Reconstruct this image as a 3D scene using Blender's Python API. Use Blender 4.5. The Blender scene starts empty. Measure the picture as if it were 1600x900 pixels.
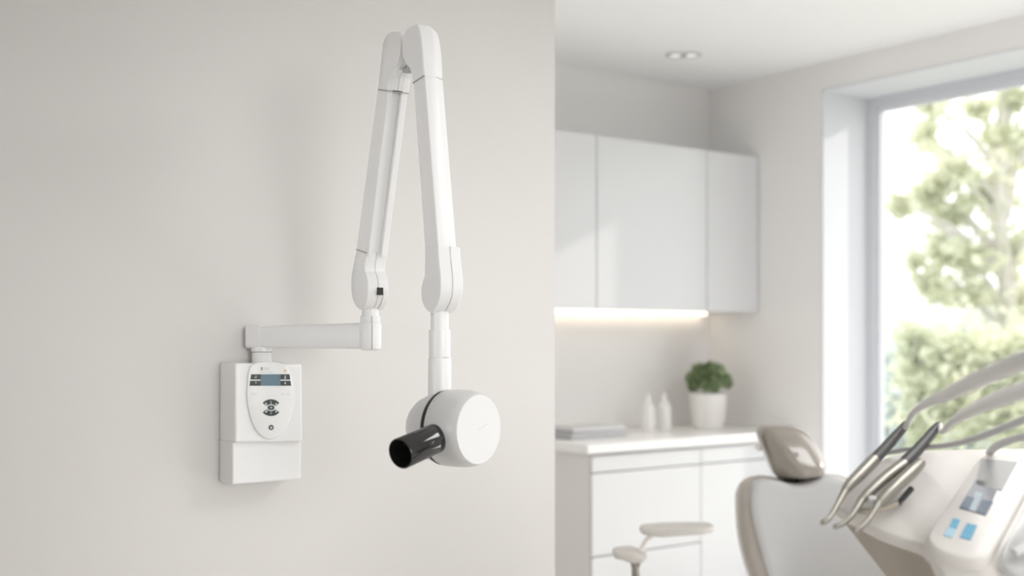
import bpy, bmesh, math, random
from mathutils import Vector, Matrix
R = random.Random(7)
D = bpy.data
col = bpy.context.scene.collection
sc = bpy.context.scene

# ------------------------------------------------------------------ frame of the room
# corner of back wall and window wall = origin; x to the right along the back wall,
# y towards the back wall, z up.  The camera looks along FW.
F = 1844.0
HOR = 535.0
ANG = math.atan2(.593, .805)
RT = Vector((math.cos(ANG), -math.sin(ANG), 0))
FW = Vector((math.sin(ANG), math.cos(ANG), 0))
CAM = Vector((-4.573, -4.442, 1.353))
UP = Vector((0, 0, 1))
WALL_Y = -1.463                      # face of the partition wall

def ray(px, py):
    return FW + RT * ((px - 800) / F) + UP * ((HOR - py) / F)
def at(px, py, Z):
    return CAM + ray(px, py) * Z
def on_plane(px, py, p0, n):
    d = ray(px, py)
    return CAM + d * ((p0 - CAM).dot(n) / d.dot(n))
def on_wall(px, py, off=0.0):        # on a plane parallel to the partition, off in front of it
    return on_plane(px, py, Vector((0, WALL_Y - off, 0)), Vector((0, 1, 0)))
def cv(x, z, y=0):                   # camera-frame direction to room direction
    return RT * x + FW * z + UP * y

# ------------------------------------------------------------------ materials
def mat(name, rgb, rough=.5, metal=0., spec=.5, noise=0., nscale=8., bump=0., coat=0., emit=None, es=0., tr=0.):
    m = D.materials.new(name); m.use_nodes = True
    nt = m.node_tree; b = nt.nodes['Principled BSDF']
    b.inputs['Base Color'].default_value = (*rgb, 1)
    b.inputs['Roughness'].default_value = rough
    b.inputs['Metallic'].default_value = metal
    b.inputs['Specular IOR Level'].default_value = spec
    b.inputs['Coat Weight'].default_value = coat
    if emit:
        b.inputs['Emission Color'].default_value = (*emit, 1)
        b.inputs['Emission Strength'].default_value = es
    if noise or bump:
        tc = nt.nodes.new('ShaderNodeTexCoord')
        nz = nt.nodes.new('ShaderNodeTexNoise')
        nz.inputs['Scale'].default_value = nscale; nz.inputs['Detail'].default_value = 4
        nt.links.new(tc.outputs['Object'], nz.inputs['Vector'])
        if noise:
            mx = nt.nodes.new('ShaderNodeMix'); mx.data_type = 'RGBA'
            mx.inputs[6].default_value = (*[c * (1 - noise) for c in rgb], 1)
            mx.inputs[7].default_value = (*[min(1, c * (1 + noise)) for c in rgb], 1)
            nt.links.new(nz.outputs['Fac'], mx.inputs[0])
            nt.links.new(mx.outputs[2], b.inputs['Base Color'])
        if bump:
            bp = nt.nodes.new('ShaderNodeBump'); bp.inputs['Strength'].default_value = bump
            bp.inputs['Distance'].default_value = .002
            nt.links.new(nz.outputs['Fac'], bp.inputs['Height'])
            nt.links.new(bp.outputs['Normal'], b.inputs['Normal'])
    return m

def mix_transparent(name, rgb, rough, fac):
    m = D.materials.new(name); m.use_nodes = True
    nt = m.node_tree; b = nt.nodes['Principled BSDF']; out = nt.nodes['Material Output']
    b.inputs['Base Color'].default_value = (*rgb, 1); b.inputs['Roughness'].default_value = rough
    b.inputs['Specular IOR Level'].default_value = .9
    t = nt.nodes.new('ShaderNodeBsdfTransparent'); mx = nt.nodes.new('ShaderNodeMixShader')
    mx.inputs[0].default_value = fac
    nt.links.new(b.outputs[0], mx.inputs[1]); nt.links.new(t.outputs[0], mx.inputs[2])
    nt.links.new(mx.outputs[0], out.inputs[0])
    return m

def leaf_mat(name, rgb, var, transl=.4):
    m = D.materials.new(name); m.use_nodes = True
    nt = m.node_tree; b = nt.nodes['Principled BSDF']; out = nt.nodes['Material Output']
    b.inputs['Roughness'].default_value = .6
    tc = nt.nodes.new('ShaderNodeTexCoord'); nz = nt.nodes.new('ShaderNodeTexNoise')
    nz.inputs['Scale'].default_value = var[2]
    nt.links.new(tc.outputs['Object'], nz.inputs['Vector'])
    cr = nt.nodes.new('ShaderNodeValToRGB')
    cr.color_ramp.elements[0].position = .35; cr.color_ramp.elements[0].color = (*var[0], 1)
    cr.color_ramp.elements[1].position = .65; cr.color_ramp.elements[1].color = (*var[1], 1)
    nt.links.new(nz.outputs['Fac'], cr.inputs[0])
    nt.links.new(cr.outputs[0], b.inputs['Base Color'])
    tl = nt.nodes.new('ShaderNodeBsdfTranslucent'); nt.links.new(cr.outputs[0], tl.inputs[0])
    mx = nt.nodes.new('ShaderNodeMixShader'); mx.inputs[0].default_value = transl
    nt.links.new(b.outputs[0], mx.inputs[1]); nt.links.new(tl.outputs[0], mx.inputs[2])
    nt.links.new(mx.outputs[0], out.inputs[0])
    return m

M = {}
M['wall'] = mat('beige_plaster', (.67, .653, .638), .75, noise=.025, nscale=1.3, bump=.05, spec=.2)
M['back'] = mat('warm_white_plaster', (.83, .82, .81), .75, noise=.02, nscale=2, spec=.2)
M['ceil'] = mat('ceiling_paint', (.89, .888, .88), .8, noise=.01, nscale=2, spec=.2)
M['floor'] = mat('pale_vinyl_floor', (.76, .74, .71), .4, noise=.05, nscale=3)
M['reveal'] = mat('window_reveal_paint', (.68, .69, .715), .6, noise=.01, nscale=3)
M['frame'] = mat('window_frame_grey', (.62, .64, .67), .45, noise=.02)
M['glass'] = mix_transparent('window_glass', (.9, .95, .95), .02, .95)
M['device'] = mat('device_white_plastic', (.82, .82, .82), .28, spec=.5, noise=.01, nscale=5)
M['device2'] = mat('device_bright_white', (.83, .83, .83), .35, spec=.5, noise=.01, nscale=5)
M['head'] = mat('tube_head_shaded_white', (.66, .66, .66), .3, noise=.01, nscale=5)  # greyed so the barrel reads as shaded beside its lit face
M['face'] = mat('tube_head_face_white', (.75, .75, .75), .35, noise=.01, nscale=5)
M['panel'] = mat('keypad_membrane', (.80, .805, .80), .4, noise=.01, nscale=20)
M['dark'] = mat('dark_key', (.05, .06, .06), .4, noise=.1, nscale=60)
M['slot'] = mat('black_gap', (.015, .015, .016), .6, noise=.1, nscale=60)
M['lcd'] = mat('lcd_blue_grey', (.14, .22, .275), .3, noise=.12, nscale=40)
M['lcdfig'] = mat('lcd_digits', (.07, .11, .14), .4, noise=.05, nscale=40)
M['mark'] = mat('white_print', (.8, .82, .82), .5, noise=.02)
M['grey'] = mat('grey_print', (.5, .5, .5), .5, noise=.02)
M['blackp'] = mat('black_print', (.06, .06, .06), .5, noise=.02)
M['palep'] = mat('pale_grey_print', (.66, .66, .66), .5, noise=.02)
M['orange'] = mat('orange_print', (.85, .50, .16), .5, noise=.02)
M['seam'] = mat('seam_grey', (.38, .38, .38), .5, noise=.02)  # plain grey of the joint lines
M['hinge'] = mat('hinge_grey', (.42, .42, .42), .4, noise=.05)
M['cone'] = mix_transparent('black_acrylic', (.006, .006, .007), .04, .05)
M['port'] = mat('cone_port_grey', (.06, .06, .065), .25, noise=.05)
M['cab'] = mat('gloss_white_cabinet', (.69, .695, .705), .22, noise=.005, nscale=3)
M['side'] = mat('cabinet_side_white', (.74, .725, .705), .4, noise=.01, nscale=3)
M['ctop'] = mat('white_stone_worktop', (.86, .855, .845), .25, noise=.015, nscale=12)
M['led'] = mat('warm_led', (1, .9, .75), .5, emit=(1, .83, .64), es=3.6, noise=.01)
M['lamp'] = mat('downlight_glass', (.9, .9, .9), .4, emit=(1, .97, .92), es=.45, noise=.01)
M['lampring'] = mat('downlight_ring', (.55, .55, .55), .35, noise=.02)
M['pot'] = mat('white_ceramic', (.84, .82, .80), .35, noise=.01)
M['soil'] = mat('dark_soil', (.07, .05, .035), .9, noise=.3, nscale=60)
M['boxleaf'] = leaf_mat('boxwood_leaves', None, ((.19, .27, .13), (.52, .62, .38), 30), .35)
M['treeleaf'] = leaf_mat('sunlit_tree_leaves', None, ((.68, .71, .54), (.90, .90, .74), 1.6), .55)  # overexposure put into the pale leaf colour
M['bushleaf'] = leaf_mat('sunlit_bush_leaves', None, ((.66, .70, .55), (.92, .92, .76), 3.0), .55)  # bleached like the tree, glare in the colour itself
M['hedgeleaf'] = leaf_mat('hazy_hedge_leaves', None, ((.72, .78, .76), (.84, .88, .85), .7), .5)  # haze painted into the hedge colour
M['bark'] = mat('pale_bark', (.55, .53, .48), .8, noise=.2, nscale=9, bump=.5)
M['lawn'] = mat('pale_lawn', (.50, .51, .45), .9, noise=.2, nscale=3)
M['bottle'] = mat('white_bottle_plastic', (.85, .84, .83), .3, noise=.01)
M['folder'] = mat('grey_folder', (.42, .42, .43), .5, noise=.04, nscale=15)
M['folder2'] = mat('light_grey_folder', (.55, .55, .56), .5, noise=.04, nscale=15)
M['taupe'] = mat('taupe_leather', (.40, .365, .325), .25, noise=.03, nscale=25, bump=.05)
M['gloss'] = mat('glossy_taupe_leather', (.30, .27, .235), .22, noise=.03, nscale=25, coat=.6)
M['seatgrey'] = mat('light_grey_leather', (.54, .54, .54), .42, noise=.02, nscale=25, bump=.05)
M['cream'] = mat('cream_plastic', (.82, .79, .755), .35, noise=.01, nscale=6)
M['padcream'] = mat('stool_pad_vinyl', (.58, .555, .52), .4, noise=.02, nscale=15)
M['creamd'] = mat('cream_plastic_shade', (.43, .38, .32), .4, noise=.02, nscale=6)  # cream darkened to carry underside shade; the instrument rest shares it
M['steel'] = mat('brushed_steel', (.30, .285, .25), .3, metal=.6, noise=.05, nscale=30)
M['grip'] = mat('dark_grey_grip', (.06, .06, .06), .45, noise=.05, nscale=40)
M['hose'] = mat('grey_hose', (.80, .79, .78), .45, noise=.03, nscale=20)
M['hosed'] = mat('mid_grey_hose', (.60, .595, .59), .45, noise=.03, nscale=20)
M['silver'] = mat('silver_panel', (.37, .365, .36), .4, noise=.03, nscale=20)
M['screen'] = mat('dark_screen', (.25, .26, .29), .3, noise=.06, nscale=30)
M['screenb'] = mat('navy_key', (.10, .14, .20), .4, noise=.05, nscale=30)
M['screenl'] = mat('pale_blue_key', (.42, .49, .56), .4, noise=.05, nscale=30)
M['blue'] = mat('bright_blue_key', (.07, .35, .55), .4, noise=.03, nscale=30)
M['blue2'] = mat('sky_blue_key', (.33, .55, .70), .4, noise=.03, nscale=30)

# ------------------------------------------------------------------ object helpers
def link(name, me, m, parent=None, sharp=35, bevel=0, seg=2):
    o = D.objects.new(name, me); col.objects.link(o)
    if m is not None: me.materials.append(m)
    for p in me.polygons: p.use_smooth = True
    me.set_sharp_from_angle(angle=math.radians(sharp))
    if bevel:
        b = o.modifiers.new('bevel', 'BEVEL'); b.width = bevel; b.segments = seg
        b.limit_method = 'ANGLE'; b.angle_limit = math.radians(40); b.harden_normals = False
    if parent is not None:
        o.parent = parent
        o.matrix_parent_inverse = Matrix.Translation(-parent.location)
    return o

def obj(name, bm, m, parent=None, **k):
    bmesh.ops.recalc_face_normals(bm, faces=bm.faces)
    me = D.meshes.new(name); bm.to_mesh(me); bm.free()
    return link(name, me, m, parent, **k)

def thing(name, label, cat, loc, group=None):
    o = D.objects.new(name, None); col.objects.link(o); o.location = loc
    o.empty_display_size = .05
    o['label'] = label; o['category'] = cat
    if group: o['group'] = group
    return o
def tag(o, label, cat, group=None, kind=None):
    o['label'] = label; o['category'] = cat
    if group: o['group'] = group
    if kind: o['kind'] = kind
    return o
def print_on(o, build, m):
    # adds printed marks to an object's own mesh as a second material
    me = o.data
    bm = bmesh.new(); bm.from_mesh(me)
    t = bmesh.new(); build(t)
    bmesh.ops.recalc_face_normals(t, faces=t.faces)
    if m.name not in [x.name for x in me.materials]: me.materials.append(m)
    idx = [x.name for x in me.materials].index(m.name)
    vm = {v: bm.verts.new(v.co) for v in t.verts}
    for f in t.faces:
        nf = bm.faces.new([vm[v] for v in f.verts]); nf.material_index = idx
    t.free(); bm.to_mesh(me); bm.free()
def struct(name, bm, m, **k):
    o = obj(name, bm, m, **k); o['kind'] = 'structure'
    return o

def add_box(bm, x0, x1, y0, y1, z0, z1):
    vs = [bm.verts.new((x, y, z)) for z in (z0, z1) for (x, y) in ((x0, y0), (x1, y0), (x1, y1), (x0, y1))]
    for f in ((0, 1, 2, 3), (4, 5, 6, 7), (0, 1, 5, 4), (1, 2, 6, 5), (2, 3, 7, 6), (3, 0, 4, 7)):
        bm.faces.new([vs[i] for i in f])
    return bm
def box(*a):
    return add_box(bmesh.new(), *a)

def add_loft(bm, loops, cap=True, closed=True):
    rows = [[bm.verts.new(p) for p in lp] for lp in loops]
    n = len(rows[0])
    for a, b in zip(rows, rows[1:]):
        for i in range(n if closed else n - 1):
            j = (i + 1) % n
            bm.faces.new((a[i], a[j], b[j], b[i]))
    if cap:
        bm.faces.new(rows[0]); bm.faces.new(rows[-1])
    return bm
def loft(loops, **k):
    return add_loft(bmesh.new(), loops, **k)

def add_lathe(bm, prof, origin, axis, n=48, cap=True):
    axis = Vector(axis).normalized()
    t = Vector((0, 0, 1)) if abs(axis.z) < .9 else Vector((1, 0, 0))
    u = axis.cross(t).normalized(); v = axis.cross(u)
    loops = []
    for (l, r) in prof:
        r = max(r, 1e-4)
        loops.append([Vector(origin) + axis * l + (u * math.cos(2 * math.pi * i / n) + v * math.sin(2 * math.pi * i / n)) * r for i in range(n)])
    return add_loft(bm, loops, cap=cap)
def lathe(prof, origin, axis=(0, 0, 1), **k):
    return add_lathe(bmesh.new(), prof, origin, axis, **k)

def catmull(pts, k=8):
    P = [pts[0]] + list(pts) + [pts[-1]]; out = []
    for i in range(1, len(P) - 2):
        a, b, c, d = P[i - 1], P[i], P[i + 1], P[i + 2]
        for s in range(k):
            t = s / k
            out.append(.5 * ((2 * b) + (c - a) * t + (2 * a - 5 * b + 4 * c - d) * t * t + (3 * b - a - 3 * c + d) * t ** 3))
    out.append(P[-2]); return out

def add_tube(bm, pts, radii, n=16, flat=None):
    # flat: (direction, factor) squashes the section along a direction
    pts = [Vector(p) for p in pts]
    if not hasattr(radii, '__len__'): radii = [radii] * len(pts)
    loops = []; prev = None
    for i, p in enumerate(pts):
        t = (pts[min(i + 1, len(pts) - 1)] - pts[max(i - 1, 0)]).normalized()
        if prev is None:
            h = Vector((0, 0, 1)) if abs(t.z) < .9 else Vector((1, 0, 0))
            u = t.cross(h).normalized()
        else:
            u = (prev - t * prev.dot(t)).normalized()
        prev = u; v = t.cross(u)
        loops.append([p + (u * math.cos(2 * math.pi * a / n) + v * math.sin(2 * math.pi * a / n)) * radii[i] for a in range(n)])
    return add_loft(bm, loops)
def tube(pts, radii, **k):
    return add_tube(bmesh.new(), pts, radii, **k)

def smooth_closed(pts, k=4):
    n = len(pts); out = []
    for i in range(n):
        a, b, c, d = pts[i - 1], pts[i], pts[(i + 1) % n], pts[(i + 2) % n]
        for s in range(k):
            t = s / k
            out.append(tuple(.5 * (2 * b[j] + (c[j] - a[j]) * t + (2 * a[j] - 5 * b[j] + 4 * c[j] - d[j]) * t * t + (3 * b[j] - a[j] - 3 * c[j] + d[j]) * t ** 3) for j in range(2)))
    return out

def inset2(poly, d):
    n = len(poly); A = sum(poly[i][0] * poly[(i + 1) % n][1] - poly[(i + 1) % n][0] * poly[i][1] for i in range(n))
    sg = 1 if A > 0 else -1
    out = []
    for i in range(n):
        p, q, r = Vector(poly[i - 1]), Vector(poly[i]), Vector(poly[(i + 1) % n])
        e1 = (q - p); e2 = (r - q)
        if e1.length < 1e-9: e1 = e2
        if e2.length < 1e-9: e2 = e1
        n1 = Vector((-e1.y, e1.x)).normalized() * sg; n2 = Vector((-e2.y, e2.x)).normalized() * sg
        m = (n1 + n2)
        m = m.normalized() if m.length > 1e-6 else n1
        c = max(.5, m.dot(n1))
        q2 = q + m * d / c
        out.append((q2.x, q2.y))
    return out

# ------------------------------------------------------------------ ROOM SHELL
H = 2.70
PART_END = -2.207
struct('floor', box(-6.2, .35, -6.4, 0, -.06, 0), M['floor'])
struct('ceiling', box(-6.2, .35, -6.4, .15, H, H + .12), M['ceil'])
struct('wall_back', box(-6.2, .35, 0, .15, 0, H), M['back'])
struct('wall_partition', box(-6.0, PART_END, WALL_Y, WALL_Y + .12, 0, H), M['wall'])
struct('wall_left', box(-6.2, -6.0, -6.4, 0, 0, H), M['back'])
bm = bmesh.new()
FX0, FX1, FZ0, FZ1 = -4.0, -3.0, .30, 2.2  # rear opening out of view, added to let in directional light
add_box(bm, -6.2, FX0, -6.55, -6.4, 0, H); add_box(bm, FX1, .40, -6.55, -6.4, 0, H)
add_box(bm, FX0, FX1, -6.55, -6.4, FZ1, H); add_box(bm, FX0, FX1, -6.55, -6.4, 0, FZ0)
struct('wall_front', bm, M['back'])
# window wall with its opening
WU0, WU1, WZ0, WZ1 = .755, 2.55, .10, 2.567
bm = bmesh.new()
add_box(bm, 0, .40, -WU0, 0.15, 0, H)
add_box(bm, 0, .40, -5.3, -WU1, 0, H)
add_box(bm, 0, .40, -6.4, -6.0, 0, H); add_box(bm, 0, .40, -6.0, -5.3, 2.45, H); add_box(bm, 0, .40, -6.0, -5.3, 0, .90)  # second opening out of view, added for side light and reflections
add_box(bm, 0, .40, -WU1, -WU0, WZ1, H)
add_box(bm, 0, .40, -WU1, -WU0, 0, WZ0)
struct('wall_right', bm, M['back'])
# reveal lining (thin white boards inside the opening)
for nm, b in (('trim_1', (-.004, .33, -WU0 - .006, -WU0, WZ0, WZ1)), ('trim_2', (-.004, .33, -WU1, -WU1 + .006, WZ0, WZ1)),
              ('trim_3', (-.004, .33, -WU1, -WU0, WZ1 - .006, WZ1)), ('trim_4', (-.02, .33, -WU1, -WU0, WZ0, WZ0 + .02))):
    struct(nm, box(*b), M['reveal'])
# window frame + glass
bm = bmesh.new()
FW_ = .05
a0, a1, z0, z1 = -WU0 - .006, -WU1 + .006, WZ0 + .02, WZ1 - .006
add_box(bm, .33, .40, a0 - FW_, a0, z0, z1); add_box(bm, .33, .40, a1, a1 + FW_, z0, z1)
add_box(bm, .33, .40, a1 + FW_, a0 - FW_, z1 - FW_, z1); add_box(bm, .33, .40, a1 + FW_, a0 - FW_, z0, z0 + FW_)
wf = struct('window_1', bm, M['frame'])
bm = bmesh.new()
g = .018
add_box(bm, .345, .385, a0 - FW_ - g, a0 - FW_, z0 + FW_, z1 - FW_); add_box(bm, .345, .385, a1 + FW_, a1 + FW_ + g, z0 + FW_, z1 - FW_)
add_box(bm, .345, .385, a1 + FW_ + g, a0 - FW_ - g, z1 - FW_ - g, z1 - FW_); add_box(bm, .345, .385, a1 + FW_ + g, a0 - FW_ - g, z0 + FW_, z0 + FW_ + g)
sash = obj('sash', bm, M['reveal'], wf)
obj('glass_pane', box(.362, .368, a1 + FW_ + g, a0 - FW_ - g, z0 + FW_ + g, z1 - FW_ - g), M['glass'], wf)

# ------------------------------------------------------------------ CABINETS
UH0, UH1, UD = 1.509, 2.295, .35
def wall_unit(v0, v1, label):
    t = thing('wall_cabinet', label, 'cabinet', (-(v0 + v1) / 2, -.17, UH0), 'white wall cabinets')
    obj('carcass', box(-v1 + .001, -v0 - .001, -UD + .02, -.003, UH0, UH1), M['cab'], t)
    obj('door', box(-v1 + .0025, -v0 - .0025, -UD, -UD + .019, UH0 - .004, UH1), M['cab'], t, bevel=.0015)
    return t
wall_unit(0.004, .37, 'narrow white handleless wall cabinet against the window wall')
wall_unit(.37, 1.08, 'wide white wall cabinet above the white bottles, between narrow unit and partition edge')
wall_unit(1.08, 1.79, 'white wall cabinet half hidden behind the edge of the beige partition wall')
tag(obj('led_strip', box(-1.79, -.06, -.045, -.02, UH0 - .012, UH0 - .0005), M['led']),
    'warm glowing light strip under the white wall cabinets', 'light strip')

BD, BH = .60, .88
def base_unit(v0, v1, label, mid):
    t = thing('base_cabinet', label, 'cabinet', (-(v0 + v1) / 2, -.3, 0), 'white base cabinets')
    obj('carcass', box(-v1, -v0, -BD + .02, -.003, .10, BH), M['side'], t)
    obj('plinth', box(-v1 + .01, -v0, -BD + .06, -.01, 0, .10), M['side'], t)
    def front(nm, z0, z1):
        return obj(nm, box(-v1 + .002, -v0 - .002, -BD, -BD + .019, z0, z1), M['cab'], t, bevel=.0015)
    front('drawer', .798, BH - .012)
    if mid:
        front('drawer', .440, .792); front('drawer', .105, .434)
    else:
        front('door', .105, .792)
    return t
base_unit(.667, 1.32, 'white base cabinet of three drawers at the open end of the worktop', True)
base_unit(.004, .667, 'white base cabinet with one door, behind the dental chair headrest', False)
tag(obj('worktop', box(-1.365, -.004, -.625, -.003, BH, BH + .042), M['ctop'], bevel=.004),
    'white stone worktop on the base cabinets', 'worktop')
CT = BH + .042

def on_top(px, u, z=CT):            # point on a horizontal surface at wall distance u, under pixel column px
    k = (px - 800) / F
    d = FW + RT * k
    Z = (-u - CAM.y) / d.y
    p = CAM + d * Z; p.z = z
    return p

# grey stack on the worktop
p = on_top(915, .30)
f1 = obj('document_box', box(p.x - .17, p.x + .155, p.y - .11, p.y + .11, CT, CT + .030), M['folder'], bevel=.004)
tag(f1, 'flat grey document box lying on the worktop, lower of two', 'box', 'grey flat boxes')
f2 = obj('document_box', box(p.x - .16, p.x + .15, p.y - .105, p.y + .10, CT + .0302, CT + .052), M['folder2'], bevel=.004)
tag(f2, 'flat lighter grey document box, on top of the other one', 'box', 'grey flat boxes')

# bottles
def bottle(px, u, label):
    p = on_top(px, u)
    t = thing('dispenser_bottle', label, 'bottle', p, 'white dispenser bottles')
    obj('body', lathe([(0, .029), (.004, .032), (.03, .0325), (.09, .0325), (.112, .031), (.128, .024), (.138, .014), (.142, .012), (.150, .012)], p), M['bottle'], t)
    obj('cap', lathe([(.148, .0145), (.151, .015), (.163, .0145), (.166, .008), (.178, .006), (.186, .0045), (.187, .003)], p), M['bottle'], t)
    return t
bottle(1013, .20, 'left one of two white squeeze bottles standing on the worktop')
bottle(1038, .19, 'white squeeze bottle nearer the potted plant')

# plant
p = on_top(1107, .25)
t = thing('potted_plant', 'round green bushy plant in a white pot on the worktop', 'plant', p)
pot = obj('pot', lathe([(0, .066), (.003, .072), (.05, .082), (.12, .089), (.170, .092), (.176, .092), (.177, .089), (.165, .086)], p), M['pot'], t)
obj('soil', lathe([(.150, .086), (.163, .085), (.167, .04), (.168, .0)], p), M['soil'], t)
def leaf_cloud(n, centers, size, rnd, asp=.5):
    bm = bmesh.new()
    for _ in range(n):
        c, rad, hollow = rnd.choice(centers)
        d = Vector((rnd.gauss(0, 1), rnd.gauss(0, 1), rnd.gauss(0, 1))).normalized()
        rr = hollow + (1 - hollow) * rnd.random() ** .6 if hollow >= 0 else min(1.7, abs(rnd.gauss(0, .62)))
        q = Vector(c) + Vector((d.x * rad[0], d.y * rad[1], d.z * rad[2])) * rr
        a = (d + Vector((rnd.gauss(0, .6), rnd.gauss(0, .6), rnd.gauss(0, .6)))).normalized()
        b = a.cross(Vector((rnd.gauss(0, 1), rnd.gauss(0, 1), rnd.gauss(0, 1)))).normalized()
        s = size * rnd.uniform(.6, 1.3); w = s * asp; nn = a.cross(b)
        v = [bm.verts.new(x) for x in (q - a * s * .5, q + b * w * .5 + nn * w * .12, q + a * s * .5, q - b * w * .5 + nn * w * .12)]
        bm.faces.new(v)
    return bm
clumps = []
for _ in range(60):
    d = Vector((R.gauss(0, 1), R.gauss(0, 1), R.gauss(0, 1))).normalized()
    if d.z < -.45: continue
    clumps.append((p + Vector((0, 0, .240)) + Vector((d.x * .093, d.y * .093, d.z * .072)), (.027, .027, .027), .3))
obj('foliage', leaf_cloud(5000, clumps, .020, R, .62), M['boxleaf'], t)
bm = bmesh.new()
for k in range(7):
    a = k * .9
    add_tube(bm, [p + Vector((.012 * math.cos(a), .012 * math.sin(a), .165)), p + Vector((.05 * math.cos(a), .05 * math.sin(a), .235))], [.003, .002], n=6)
obj('stem', bm, M['bark'], t)

# downlights
for i, (px, lab) in enumerate(((1057, 'left one of the twin small round ceiling downlights'), (1079, 'right one of the twin small round ceiling downlights'))):
    d = ray(px, 85); k = (H - CAM.z) / d.z; q = CAM + d * k
    t = thing('downlight', lab, 'ceiling light', (q.x, q.y, H), 'twin ceiling downlights')
    obj('trim_ring', lathe([(-.001, .050), (-.006, .050), (-.008, .046), (-.008, .036), (-.002, .034)], (q.x, q.y, H)), M['lampring'], t)
    obj('lens', lathe([(-.0025, .034), (-.004, .033), (-.0045, .001)], (q.x, q.y, H)), M['lamp'], t)

# ------------------------------------------------------------------ X-RAY UNIT
BOFF = .050
xr = thing('dental_x_ray_unit', 'white wall-mounted dental x-ray machine with folding arm and black cone', 'x-ray machine', on_wall(409, 757, 0))
def wallpoly(pts, off): return [on_wall(x, y, off) for x, y in pts]
# wall box : find the offset that makes the front-left edge land where the photo has it
up_f = [(368, 567), (472, 568.5), (473, 690), (367.5, 692)]
def prism_on_wall(front, off, back_grow=0.0, boff=0.001):
    fr = wallpoly(front, off)
    bk = [Vector((p.x, WALL_Y - boff, p.z)) for p in fr]
    return [bk, fr]
left_x = on_wall(342, 660, 0).x
def solve_off(px):
    d = ray(px, 640)
    s = (left_x - CAM.x) / d.x
    return WALL_Y - (CAM + d * s).y
OU, OL = solve_off(367.0), solve_off(363.0)
print('box depths', OU, OL)
bx = obj('wall_box', loft(prism_on_wall(up_f, OU)), M['device'], xr, bevel=.006, seg=4)
obj('lower_cover', loft(prism_on_wall([(363.3, 690), (471, 688), (470.5, 749), (363, 757.5)], OL)), M['device'], xr, bevel=.005, seg=4)
# control panel (raised shield)
sh = [(388.5, 580), (392, 572), (400, 566.5), (412, 564.8), (426, 565), (440, 567.5), (449, 574), (453.5, 584), (457, 600), (459, 617), (457.5, 636), (453, 655), (445, 671), (434, 682), (424, 686), (413, 684), (404, 677), (396, 665), (390.5, 649), (387, 632), (385.7, 615), (386.5, 597)]
sh = smooth_closed(sh, 4)
def inset_px(pts, f):
    cx = sum(a for a, b in pts) / len(pts); cy = sum(b for a, b in pts) / len(pts)
    return [(cx + (a - cx) * f, cy + (b - cy) * f) for a, b in pts]
PO = OU + .006
cp = obj('control_panel', loft([wallpoly(sh, OU - .004), wallpoly(sh, OU + .003), wallpoly(inset_px(sh, .985), OU + .0052), wallpoly(inset_px(sh, .965), PO)]), M['panel'], xr, sharp=50)
def decal(name, pts, m, parent, h=.0010, base=None):
    b = PO if base is None else base
    return obj(name, loft([wallpoly(pts, b - .0012), wallpoly(pts, b + h)]), m, parent)
def rect(x0, y0, x1, y1): return [(x0, y0), (x1, y0), (x1, y1), (x0, y1)]
dsp = decal('display_screen', rect(407.6, 584.8, 438, 602.7), M['lcd'], cp)
def marks(o, polys, m, h=.0016, base=None):
    b = PO if base is None else base
    def build(bm):
        for pts in polys: add_loft(bm, [wallpoly(pts, b - .0006), wallpoly(pts, b + h)])
    print_on(o, build, m)
def disc(cx, cy, rx, ry, a0=0, a1=360, n=24): return [(cx + rx * math.cos(math.radians(a0 + (a1 - a0) * i / n)), cy + ry * math.sin(math.radians(a0 + (a1 - a0) * i / n))) for i in range(n)]
def fan(sg):
    out = [(423.5 + 15.5 * math.sin(math.radians(a)), 637 - sg * (13.1 - (1 - math.cos(math.radians(a))) * 13.0)) for a in range(-57, 58, 6)]
    inn = [(423.5 + x, 637 - sg * y) for x, y in ((6.6, 2.6), (4.6, 4.1), (2.4, 5.0), (0, 5.3), (-2.4, 5.0), (-4.6, 4.1), (-6.6, 2.6))]
    return out + inn
def slash(cx, cy, dx, dy, w): # a small bar from its centre
    l = math.hypot(dx, dy); nx, ny = -dy / l * w / 2, dx / l * w / 2
    return [(cx - dx / 2 + nx, cy - dy / 2 + ny), (cx + dx / 2 + nx, cy + dy / 2 + ny), (cx + dx / 2 - nx, cy + dy / 2 - ny), (cx - dx / 2 - nx, cy - dy / 2 - ny)]
for pts, ic in (([(392.6, 584.8), (407.4, 584.8), (407.4, 593), (391.2, 593)], [slash(400.2, 588.2, .2, 3, .6), rect(397.5, 589.6, 400.6, 590.2)]),
                ([(390.9, 595), (407.4, 595), (407.4, 602.7), (390, 602.7)], [rect(399.2, 597.2, 400.6, 598.6)]),
                ([(438.2, 584.8), (452.4, 584.8), (453.6, 593), (438.2, 593)], [rect(444.6, 586.5, 446.2, 591.8), disc(445.9, 588, 1.1, 1.6)]),
                ([(438.2, 595), (453.9, 595), (455, 602.7), (438.2, 602.7)], [rect(445, 597, 446.3, 600.3)])):
    marks(decal('display_key', pts, M['dark'], cp), ic, M['mark'])
marks(decal('keypad', fan(1), M['dark'], cp), [slash(416, 631.2, 3, 3.6, 1.5), slash(431.2, 631.4, -2, 3, 1.3), rect(423.1, 626.3, 423.8, 632)], M['mark'])
marks(decal('keypad', fan(-1), M['dark'], cp), [slash(416.2, 643, 2.6, -3.2, 1.5), slash(431.4, 643, 2.2, 3, 1.3), rect(423.2, 642.3, 423.8, 647.6)], M['mark'])
marks(decal('keypad_centre', disc(423.5, 637, 5.4, 3.9), M['dark'], cp), [rect(423.1, 635, 423.8, 639.3), rect(421, 636.8, 426, 637.3)], M['mark'])
marks(decal('release_button', disc(423.8, 668, 3.9, 4.0), M['slot'], cp), [rect(422.3, 666, 422.9, 670.3), rect(423.4, 666.2, 424.5, 670.1), slash(425.3, 668, 1, 1.4, .8)], M['mark'])
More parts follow.
